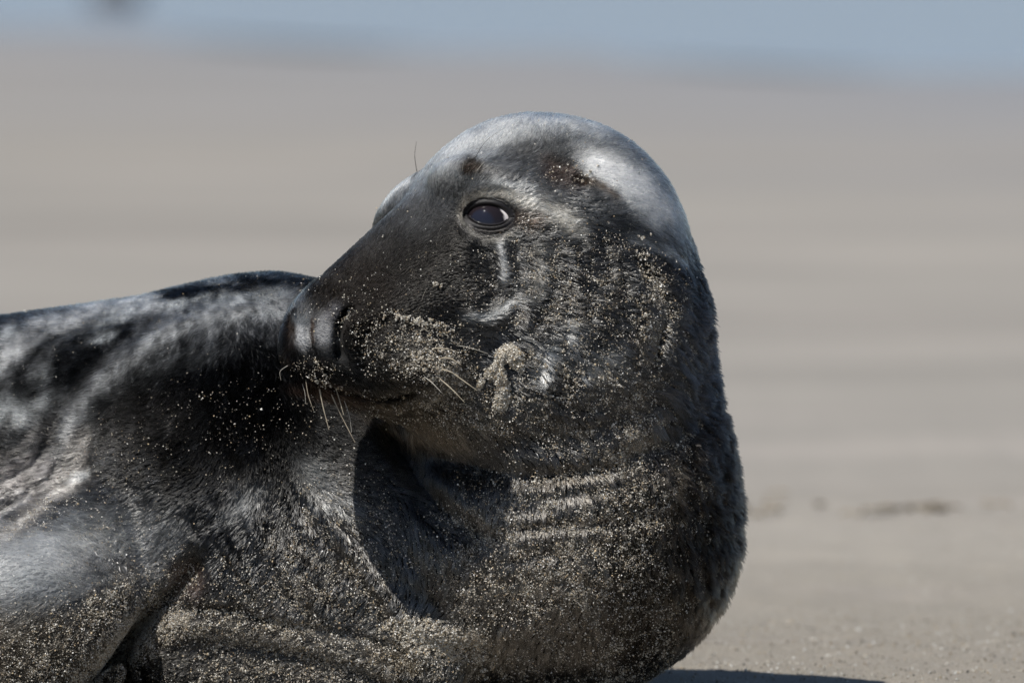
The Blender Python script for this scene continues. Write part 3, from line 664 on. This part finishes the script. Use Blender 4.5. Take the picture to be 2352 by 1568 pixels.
# ---------------------------------------------------------------- sand stuck in the fur
sd_ = sandiness(cen, nn)*np.where(infr & front, 1, 0.25)*np.where(in_eye, 0, 1); sd_[cu < -60] *= 0.15
tot = (sd_*area/1000).sum(); NG = int(min(tot*13.5, 330000)); print('grains', tot, NG)
P, N = scatter(NG, sd_*area); r = 0.8+1.4*rng.random(NG)**2.4; tiny = rng.random(NG) < 0.5; r[tiny] = 0.45+0.4*rng.random(tiny.sum()); big = rng.random(NG) < 0.012; r[big] *= 1.5
P = P+N*(3.0+6.0*rng.random(NG))[:,None]
Vg, Fg = octa(P.astype(np.float64), r); Wg = W(Vg[:,0], Vg[:,2], Vg[:,1])
go = place(mesh_obj('sand_grains', Wg, Fg, gm.m, smooth=False)); vcol(go, 'tint', grain_cols(NG)); go['kind'] = 'stuff'
go['label'] = 'beige sand grains stuck in the fur of cheek, neck and chest'

# ---------------------------------------------------------------- where the skin is, looking along d
def depth_at(u, v, socket=True, start=-520.0):
    u = np.atleast_1d(np.asarray(u, np.float32)); v = np.atleast_1d(np.asarray(v, np.float32)); d = np.full(u.shape, start, np.float32)
    for _ in range(90):
        k = (DIST/S+d)/(DIST/S); s_ = seal_sdf(1176+(u-1176)*k, d, 784+(v-784)*k, socket); d += np.clip(s_*0.8, -15, 80)
    k = (DIST/S+d)/(DIST/S); return np.stack([1176+(u-1176)*k, d, 784+(v-784)*k], -1)
# lumps of wet sand
def lump(name, pts, rad, n, spread=1.0):
    L = smooth_line(pts); t = rng.random(n)*(len(L)-1); i = t.astype(int).clip(0, len(L)-2); f = (t-i)[:,None]
    c = L[i]*(1-f)+L[i+1]*f; ang = rng.random(n)*6.283; rr_ = rad*np.sqrt(rng.random(n))*(0.75+0.5*noise(t*1.3, 0, 0, 51))
    uu, vv = c[:,0]+np.cos(ang)*rr_, c[:,1]+np.sin(ang)*rr_
    base = depth_at(uu, vv); g = grad(base, 4.0); g /= np.linalg.norm(g, axis=1, keepdims=True)
    hmax = rad*0.9*np.sqrt(np.clip(1-(rr_/rad/1.25)**2, 0.02, 1))*(0.6+0.7*noise(uu/9, vv/9, 0, 52))
    return base+g*(1+hmax*rng.random(n)**0.5*spread)[:,None]
def grains_at(name, P, r0, r1, cols=None):
    n = len(P); r = r0+(r1-r0)*rng.random(n)**2; Vg, Fg = octa(P, r); o = place(mesh_obj(name, W(Vg[:,0], Vg[:,2], Vg[:,1]), Fg, gm.m, smooth=False))
    vcol(o, 'tint', grain_cols(n) if cols is None else np.repeat(cols, 6, axis=0)); return o
cl = [lump('', [(1150,822),(1165,806),(1180,812),(1188,830)], 18, 4200), lump('', [(1160,812),(1142,840),(1125,862)], 14, 2000), lump('', [(1140,850),(1154,880),(1156,905),(1150,928)], 18, 4600),
      lump('', [(1108,872),(1100,888)], 8, 500), lump('', [(1185,835),(1200,850)], 9, 300), lump('', [(1215,800),(1225,812)], 6, 160)]
o = grains_at('sand_clump', np.vstack(cl), 1.1, 2.6); o['kind'] = 'stuff'; o['label'] = 'lump of wet sand hanging on the cheek behind the mouth'
# crumbs of sand: clusters of grains on the brisket and in the neck creases
def crumbs(spec):
    out_ = []
    for cu_, cv_, ru, rv, rot, n, sz in spec:
        a = math.radians(rot); q = rng.normal(size=(n,2))*0.5; x, y = q[:,0]*ru, q[:,1]*rv
        uu = cu_+x*math.cos(a)-y*math.sin(a); vv = cv_+x*math.sin(a)+y*math.cos(a); b = depth_at(uu, vv); g = grad(b, 4.0); g /= np.linalg.norm(g, axis=1, keepdims=True)
        b = b+g*5; s_ = sz*(0.5+0.8*rng.random(n)**1.5); k = np.maximum(6, (s_**2*0.9).astype(int)); i = np.repeat(np.arange(n), k)
        qq = rng.normal(size=(len(i),3)); qq /= np.linalg.norm(qq, axis=1, keepdims=True); out_.append(b[i]+qq*(s_[i]*rng.random(len(i))**0.4)[:,None])
    return np.vstack(out_)
cr = crumbs([(1000,1470,105,38,14,330,6.0), (940,1440,50,26,10,90,5.5), (1480,680,26,110,0,60,4.5), (1400,880,180,70,-10,70,5), (1520,800,90,200,0,90,4.5), (1300,900,150,70,0,40,4.5), (960,738,70,10,10,60,4), (1000,840,90,40,15,70,3.8),
             (1450,1010,150,60,-20,70,4.5), (560,1500,260,60,8,50,4), (1010,655,10,6,0,3,5), (1330,390,60,40,0,12,3), (760,880,50,14,20,10,4)])
o = grains_at('sand_crumbs', cr, 1.1, 2.5); o['kind'] = 'stuff'; o['label'] = 'crumbs of damp sand clotted in the fur creases'

# ---------------------------------------------------------------- eye
ec = depth_at([1124], [497], False)[0]; en = grad(ec[None], 6.0, lambda a, b, c: seal_sdf(a, b, c, False))[0]; en /= np.linalg.norm(en)
ER = 60.0; eye_c = ec-en*(ER-9)*np.array([0.35,1,0.35])/1.0+np.array([0,0,13.0])
def sphere(r, nu=64, nv=40):
    th = np.linspace(0, math.pi, nv); ph = np.linspace(0, 2*math.pi, nu, endpoint=False)
    V = np.array([(math.sin(a)*math.cos(b), math.cos(a), math.sin(a)*math.sin(b)) for a in th for b in ph])*r
    F = [(i*nu+j, i*nu+(j+1)%nu, (i+1)*nu+(j+1)%nu, (i+1)*nu+j) for i in range(nv-1) for j in range(nu)]
    return V, np.array(F)
def to_w(V): return W(V[:,0], V[:,2], V[:,1])
V, F = sphere(ER)
gaze = np.array([-0.36, -0.92, 0.0]); gaze /= np.linalg.norm(gaze)
ca_ = (V/ER)@gaze; ang = np.degrees(np.arccos(np.clip(ca_, -1, 1)))
m = NT('eye_ball'); at = m.n('Attribute', attribute_name='tint'); m.l(at.outputs['Color'], m.b.inputs['Base Color'])
m.b.inputs['Roughness'].default_value = 0.03; m.b.inputs['IOR'].default_value = 1.33
V2 = V+eye_c
q = place(mesh_obj('eyeball', to_w(V2), F, m.m))
a0 = np.clip((ang-56)/2.5, 0, 1)[:,None]; ir = np.clip((ang-26)/8, 0, 1)[:,None]
C = np.array([0.012,0.013,0.022])*(1-ir)+np.array([0.013,0.010,0.012])*ir; C = C*(1-a0)+np.array([0.75,0.70,0.70])*a0; a1 = np.clip((ang-67)/3, 0, 1)[:,None]; C = C*(1-a1)+np.array([0.05,0.02,0.016])*a1; vcol(q, 'tint', C)
# lids: a skin ring from the almond opening out to the fur
K, M_ = 9, 96; th = np.linspace(0, 2*math.pi, M_, endpoint=False)
ct, st_ = np.cos(th), np.sin(th)
iu = 1122+46*np.sign(ct)*np.abs(ct)**0.95-1*st_; iv = 498+np.where(st_ < 0, 23, 21)*np.sign(st_)*np.abs(st_)**1.3+4*ct
ou = 1122+76*ct; ov = 496+54*st_+3*ct
outer = depth_at(ou, ov, False); rows = []
for k in range(K):
    t = k/(K-1); u = iu+(ou-iu)*t; v = iv+(ov-iv)*t
    du, dv = u-eye_c[0], v-eye_c[2]; db = eye_c[1]-np.sqrt(np.clip((ER+3.0)**2-du**2-dv**2, 30, None))
    ds = depth_at(u, v, False)[:,1]
    e = 0.5-0.5*math.cos(math.pi*min(1, t*1.25)); d = db*(1-e)+(ds+2)*e-7.5*math.sin(math.pi*min(1,t*1.5))*(1-t)-4*(np.where(st_ < 0, 1.0, 0.3))*math.exp(-((t-0.35)/0.25)**2)
    if k == 0: d = d+5
    rows.append(np.stack([u, d, v], -1))
V = np.vstack(rows); F = np.array([(k*M_+j, k*M_+(j+1)%M_, (k+1)*M_+(j+1)%M_, (k+1)*M_+j) for k in range(K-1) for j in range(M_)])
m = NT('lid_skin'); m.b.inputs['Base Color'].default_value = (0.007, 0.006, 0.007, 1); m.b.inputs['Roughness'].default_value = 0.42; m.b.inputs['Specular IOR Level'].default_value = 0.3
geo = m.n('NewGeometry').outputs['Position']; m.l(m.bump(m.noise(geo, 1600, 3, 0.6), 0.6, 0.0006), m.b.inputs['Normal'])
lid = place(mesh_obj('eyelid', to_w(V), F, m.m))
s1 = lid.modifiers.new('smooth', 'SUBSURF'); s1.levels = 1; s1.render_levels = 2
# wet rim of the lower lid
m2 = NT('wet_rim'); m2.b.inputs['Base Color'].default_value = (0.02,0.018,0.02,1); m2.b.inputs['Roughness'].default_value = 0.06
low = [k for k in range(M_) if 4 < k < M_//2-4]; rim_pts = rows[0][low]+np.array([0,-6.5,-0.5])
WR = []
for i in range(len(rim_pts)):
    for j in range(8): WR.append(rim_pts[i]+2.0*np.array([0, math.cos(j*0.7854), math.sin(j*0.7854)]))
place(mesh_obj('tear_line', to_w(np.array(WR)), np.array([(i*8+j, i*8+(j+1)%8, (i+1)*8+(j+1)%8, (i+1)*8+j) for i in range(len(rim_pts)-1) for j in range(8)]), m2.m))
# short lid fur
def fur_patch(name, P, T, N, ln, col, thick=0.8, lift=0.3, mat=None):
    n = len(P); pts = np.empty((n,4,3))
    for i, t in enumerate(ts): pts[:,i] = P+T*(ln*t)[:,None]+N*(ln*lift*(1.5*t-0.5*t*t))[:,None]
    c = bpy.data.hair_curves.new(name); c.add_curves([4]*n); c.points.foreach_set('position', W(pts[...,0],pts[...,2],pts[...,1]).reshape(-1,3).astype(np.float32).ravel())
    r_ = c.attributes.get('radius') or c.attributes.new('radius', 'FLOAT', 'POINT'); r_.data.foreach_set('value', np.tile(np.array([0.9,0.8,0.55,0.15])*S*thick, n).astype(np.float32))
    a = c.attributes.new('tint', 'FLOAT_COLOR', 'CURVE'); a.data.foreach_set('color', np.hstack([col, np.full((n,1), 0.6)]).astype(np.float32).ravel()); c.materials.append(hm)
    o = bpy.data.objects.new(name, c); sc.collection.objects.link(o); return place(o)
n = 5200; tt = rng.random(n)*2*math.pi; q = 0.42+0.62*rng.random(n); j = (tt/(2*math.pi)*M_); j0 = j.astype(int) % M_; k0 = np.clip((q*(K-1)), 0, K-1.001); ki = k0.astype(int); fk = (k0-ki)[:,None]; fj = (j-j.astype(int))[:,None]
RR = np.array(rows); A = RR[ki, j0]*(1-fj)+RR[ki, (j0+1)%M_]*fj; B = RR[ki+1, j0]*(1-fj)+RR[ki+1, (j0+1)%M_]*fj; P = A*(1-fk)+B*fk
N = np.tile(en, (n,1))+np.stack([np.cos(tt)*0.3, 0*tt, np.sin(tt)*0.3], -1); N /= np.linalg.norm(N, axis=1, keepdims=True)
T = tangents(P, N, 0.25); T = T*0.6+np.stack([-np.sin(tt)*np.where(np.cos(tt)*1 > -2, np.sign(-np.sin(tt)), 1), 0*tt, np.cos(tt)*np.sign(-np.sin(tt))], -1)*0.7; T -= (T*N).sum(1, keepdims=True)*N; T /= np.linalg.norm(T, axis=1, keepdims=True)
wl = np.clip((q-0.62)/0.3, 0, 1)*(0.15+0.75*rng.random(n)**1.5)*(0.6+0.5*np.clip(np.cos(tt+0.9), 0, 1)); C = np.array([0.02,0.018,0.018])*(1-wl[:,None])+np.array([0.40,0.37,0.32])*wl[:,None]*np.exp(rng.normal(size=(n,1))*0.3)
fur_patch('eyelid_fur', P, T, N, 6+5*rng.random(n), np.clip(C, 0.01, 0.8), 0.8)

# ---------------------------------------------------------------- whiskers
def tube(name, C, r0, r1, mat, beads=0.0):
    C = smooth_line(C, 6).astype(float); n = len(C); k = 8; V = []
    for i in range(n):
        t = C[min(i+1,n-1)]-C[max(i-1,0)]; t /= np.linalg.norm(t); a = np.cross(t, [0.1,1,0.2]); a /= np.linalg.norm(a); b = np.cross(t, a)
        r = (r0+(r1-r0)*(i/(n-1))**0.8)*(1+beads*(noise(i*0.9, C[0,0], 0, 61)-0.3))
        for j in range(k): V.append(C[i]+r*(math.cos(6.2832*j/k)*a+math.sin(6.2832*j/k)*b))
    F = [(i*k+j, i*k+(j+1)%k, (i+1)*k+(j+1)%k, (i+1)*k+j) for i in range(n-1) for j in range(k)]
    return place(mesh_obj(name, to_w(np.array(V)), np.array(F), mat))
def smooth_line3(P, n=6): return P
_sl = smooth_line
def smooth_line(pts, n=6):
    P = np.array(pts, dtype=np.float32)
    if P.shape[1] == 2: return _sl(pts, n)
    Q = np.vstack([2*P[0]-P[1], P, 2*P[-1]-P[-2]]); o = []
    for i in range(1, len(Q)-2):
        for k in range(n):
            t = k/n; o.append(0.5*((2*Q[i])+(-Q[i-1]+Q[i+1])*t+(2*Q[i-1]-5*Q[i]+4*Q[i+1]-Q[i+2])*t*t+(-Q[i-1]+3*Q[i]-3*Q[i+1]+Q[i+2])*t**3))
    o.append(Q[-2]); return np.array(o)
def mat_plain(name, col, rough=0.4):
    m = NT(name); m.b.inputs['Base Color'].default_value = (*col, 1); m.b.inputs['Roughness'].default_value = rough
    geo = m.n('NewGeometry').outputs['Position']; m.l(m.mix(m.noise(geo, 700, 2), tuple(c*0.75 for c in col), tuple(min(1, c*1.2) for c in col)), m.b.inputs['Base Color']); return m.m
wd_, wp_, ws_ = mat_plain('whisker_dark', (0.05,0.045,0.04)), mat_plain('whisker_pale', (0.36,0.34,0.30)), mat_plain('whisker_sandy', (0.27,0.235,0.18), 0.7)
WH = [([(957,399),(951,355),(955,322)],1.5,0.5,wd_,[0,-6,-10],'dark'), ([(1090,368),(1118,328),(1160,299)],1.2,0.4,wd_,[0,-40,-60],'dark'),
 ([(1095,398),(1104,386),(1113,375)],1.5,0.5,wp_,[0,-12,-22],0), ([(1102,402),(1118,392),(1130,388)],1.0,0.4,wp_,[0,-8,-14],0), ([(1062,400),(1064,388),(1066,376)],0.9,0.4,wp_,[0,-8,-12],0),
 ([(975,862),(996,878),(1016,899)],1.6,1.0,wp_,[0,-28,-34],0), ([(1005,862),(1040,892),(1069,922)],2.0,1.1,ws_,[0,-34,-40],0), ([(1030,848),(1065,872),(1097,895)],1.8,1.0,ws_,[0,-34,-40],0),
 ([(1005,822),(1035,822),(1061,837)],2.4,1.2,ws_,[0,-26,-30],0), ([(1045,792),(1080,798),(1122,812)],1.1,0.6,wp_,[0,-20,-26],0), ([(990,800),(1020,800),(1050,806)],2.0,1.0,ws_,[0,-22,-26],0),
 ([(1010,845),(1035,852),(1055,862)],2.2,1.2,ws_,[0,-26,-30],0),
 ([(708,870),(714,905),(726,940)],1.3,0.6,ws_,[0,-6,-10],0), ([(738,885),(747,930),(761,984)],2.3,0.9,ws_,[0,-8,-14],0), ([(760,890),(785,945),(820,1013)],2.0,0.8,ws_,[0,-8,-14],0), ([(776,890),(785,918),(794,950)],1.9,0.9,ws_,[0,-6,-10],0), ([(790,905),(806,950),(812,990)],1.2,0.6,wp_,[0,-6,-10],0), ([(700,880),(706,900),(708,925)],1.0,0.5,wp_,[0,-4,-6],0),
 ([(735,738),(727,745),(724,760)],0.01,0.01,wp_,[0,0,0],0), ([(668,838),(650,852),(652,872)],0.9,0.4,wp_,[0,-4,-6],0), ([(970,700),(975,680),(982,665)],0.7,0.3,wp_,[0,-10,-14],0)]
for pts2, r0, r1, mt, dd, _ in WH:
    if r0 < 0.1: continue
    b = depth_at([pts2[0][0]], [pts2[0][1]])[0]; d0 = min(b[1], 0 if pts2[0][0] != 957 else 200)
    tube('whisker', np.array([(p[0], d0+4+q_, p[1]) for p, q_ in zip(pts2, dd)]), r0*0.68, r1*0.68, mt, 0.9 if mt is ws_ else 0.0)

# ---------------------------------------------------------------- small things on the beach
def rock(name, loc, size, seed, mat):
    V, F = sphere(1.0, 40, 26); V = V[:, [0,2,1]]
    k = 0.72+0.55*fbm(V[:,0]*1.3, V[:,1]*1.3, V[:,2]*1.3, seed)+0.08*noise(V[:,0]*7, V[:,1]*7, V[:,2]*7, seed+1)
    V = V*k[:,None]*np.array(size)+np.array(loc); return mesh_obj(name, V, F[:, ::-1], mat)
m = NT('dark_stone'); geo = m.n('NewGeometry').outputs['Position']; m.l(m.mix(m.noise(geo, 30, 4), (0.03,0.03,0.035), (0.09,0.085,0.085)), m.b.inputs['Base Color']); m.b.inputs['Roughness'].default_value = 0.5
m.l(m.bump(m.noise(geo, 60, 4), 0.6, 0.01), m.b.inputs['Normal'])
tag(rock('stone', (-1.66, 39.6, 0.03), (0.11, 0.10, 0.09), 71, m.m), 'small dark stone sticking out of the shallow water far behind the seal', 'stone')
# torn strips of dark wrack left along an old tide mark
m = NT('wrack'); geo = m.n('NewGeometry').outputs['Position']; m.l(m.mix(m.noise(geo, 80, 3), (0.13,0.11,0.075), (0.24,0.20,0.15)), m.b.inputs['Base Color']); m.b.inputs['Roughness'].default_value = 0.7
V = []; F = []
for cx, cy, sx, sy, n in [(0.225,2.36,0.022,0.02,2), (0.33,2.36,0.022,0.015,3), (0.37,2.355,0.02,0.015,4), (0.405,2.36,0.022,0.015,4), (0.33,2.5,0.2,0.2,10), (-0.1,2.6,0.25,0.3,14), (-0.5,2.6,0.3,0.3,12)]:
    for _ in range(n):
        x = cx+rng.normal()*sx*0.55; y = cy+rng.normal()*sy*0.5; a = rng.random()*3.14; l_ = 0.006+0.012*rng.random(); wd = 0.002+0.003*rng.random(); z0 = float(ground_height(np.array([x]), np.array([y]))[0])
        b0 = len(V)
        for i in range(5):
            t = (i/4-0.5)*2*l_; bx, by = x+t*math.cos(a)+0.003*math.sin(i*1.7), y+t*math.sin(a); h_ = z0+0.002+0.005*abs(math.sin(i*1.3+a*5))
            V += [(bx-wd*math.sin(a), by+wd*math.cos(a), h_), (bx+wd*math.sin(a), by-wd*math.cos(a), h_), (bx, by, h_+0.0025)]
        for i in range(4):
            c = b0+3*i
            for p, q in ((0,1),(1,2),(2,0)): F.append((c+p, c+q, c+3+q, c+3+p))
o = mesh_obj('wrack', V, F, m.m); tag(o, kind='stuff')
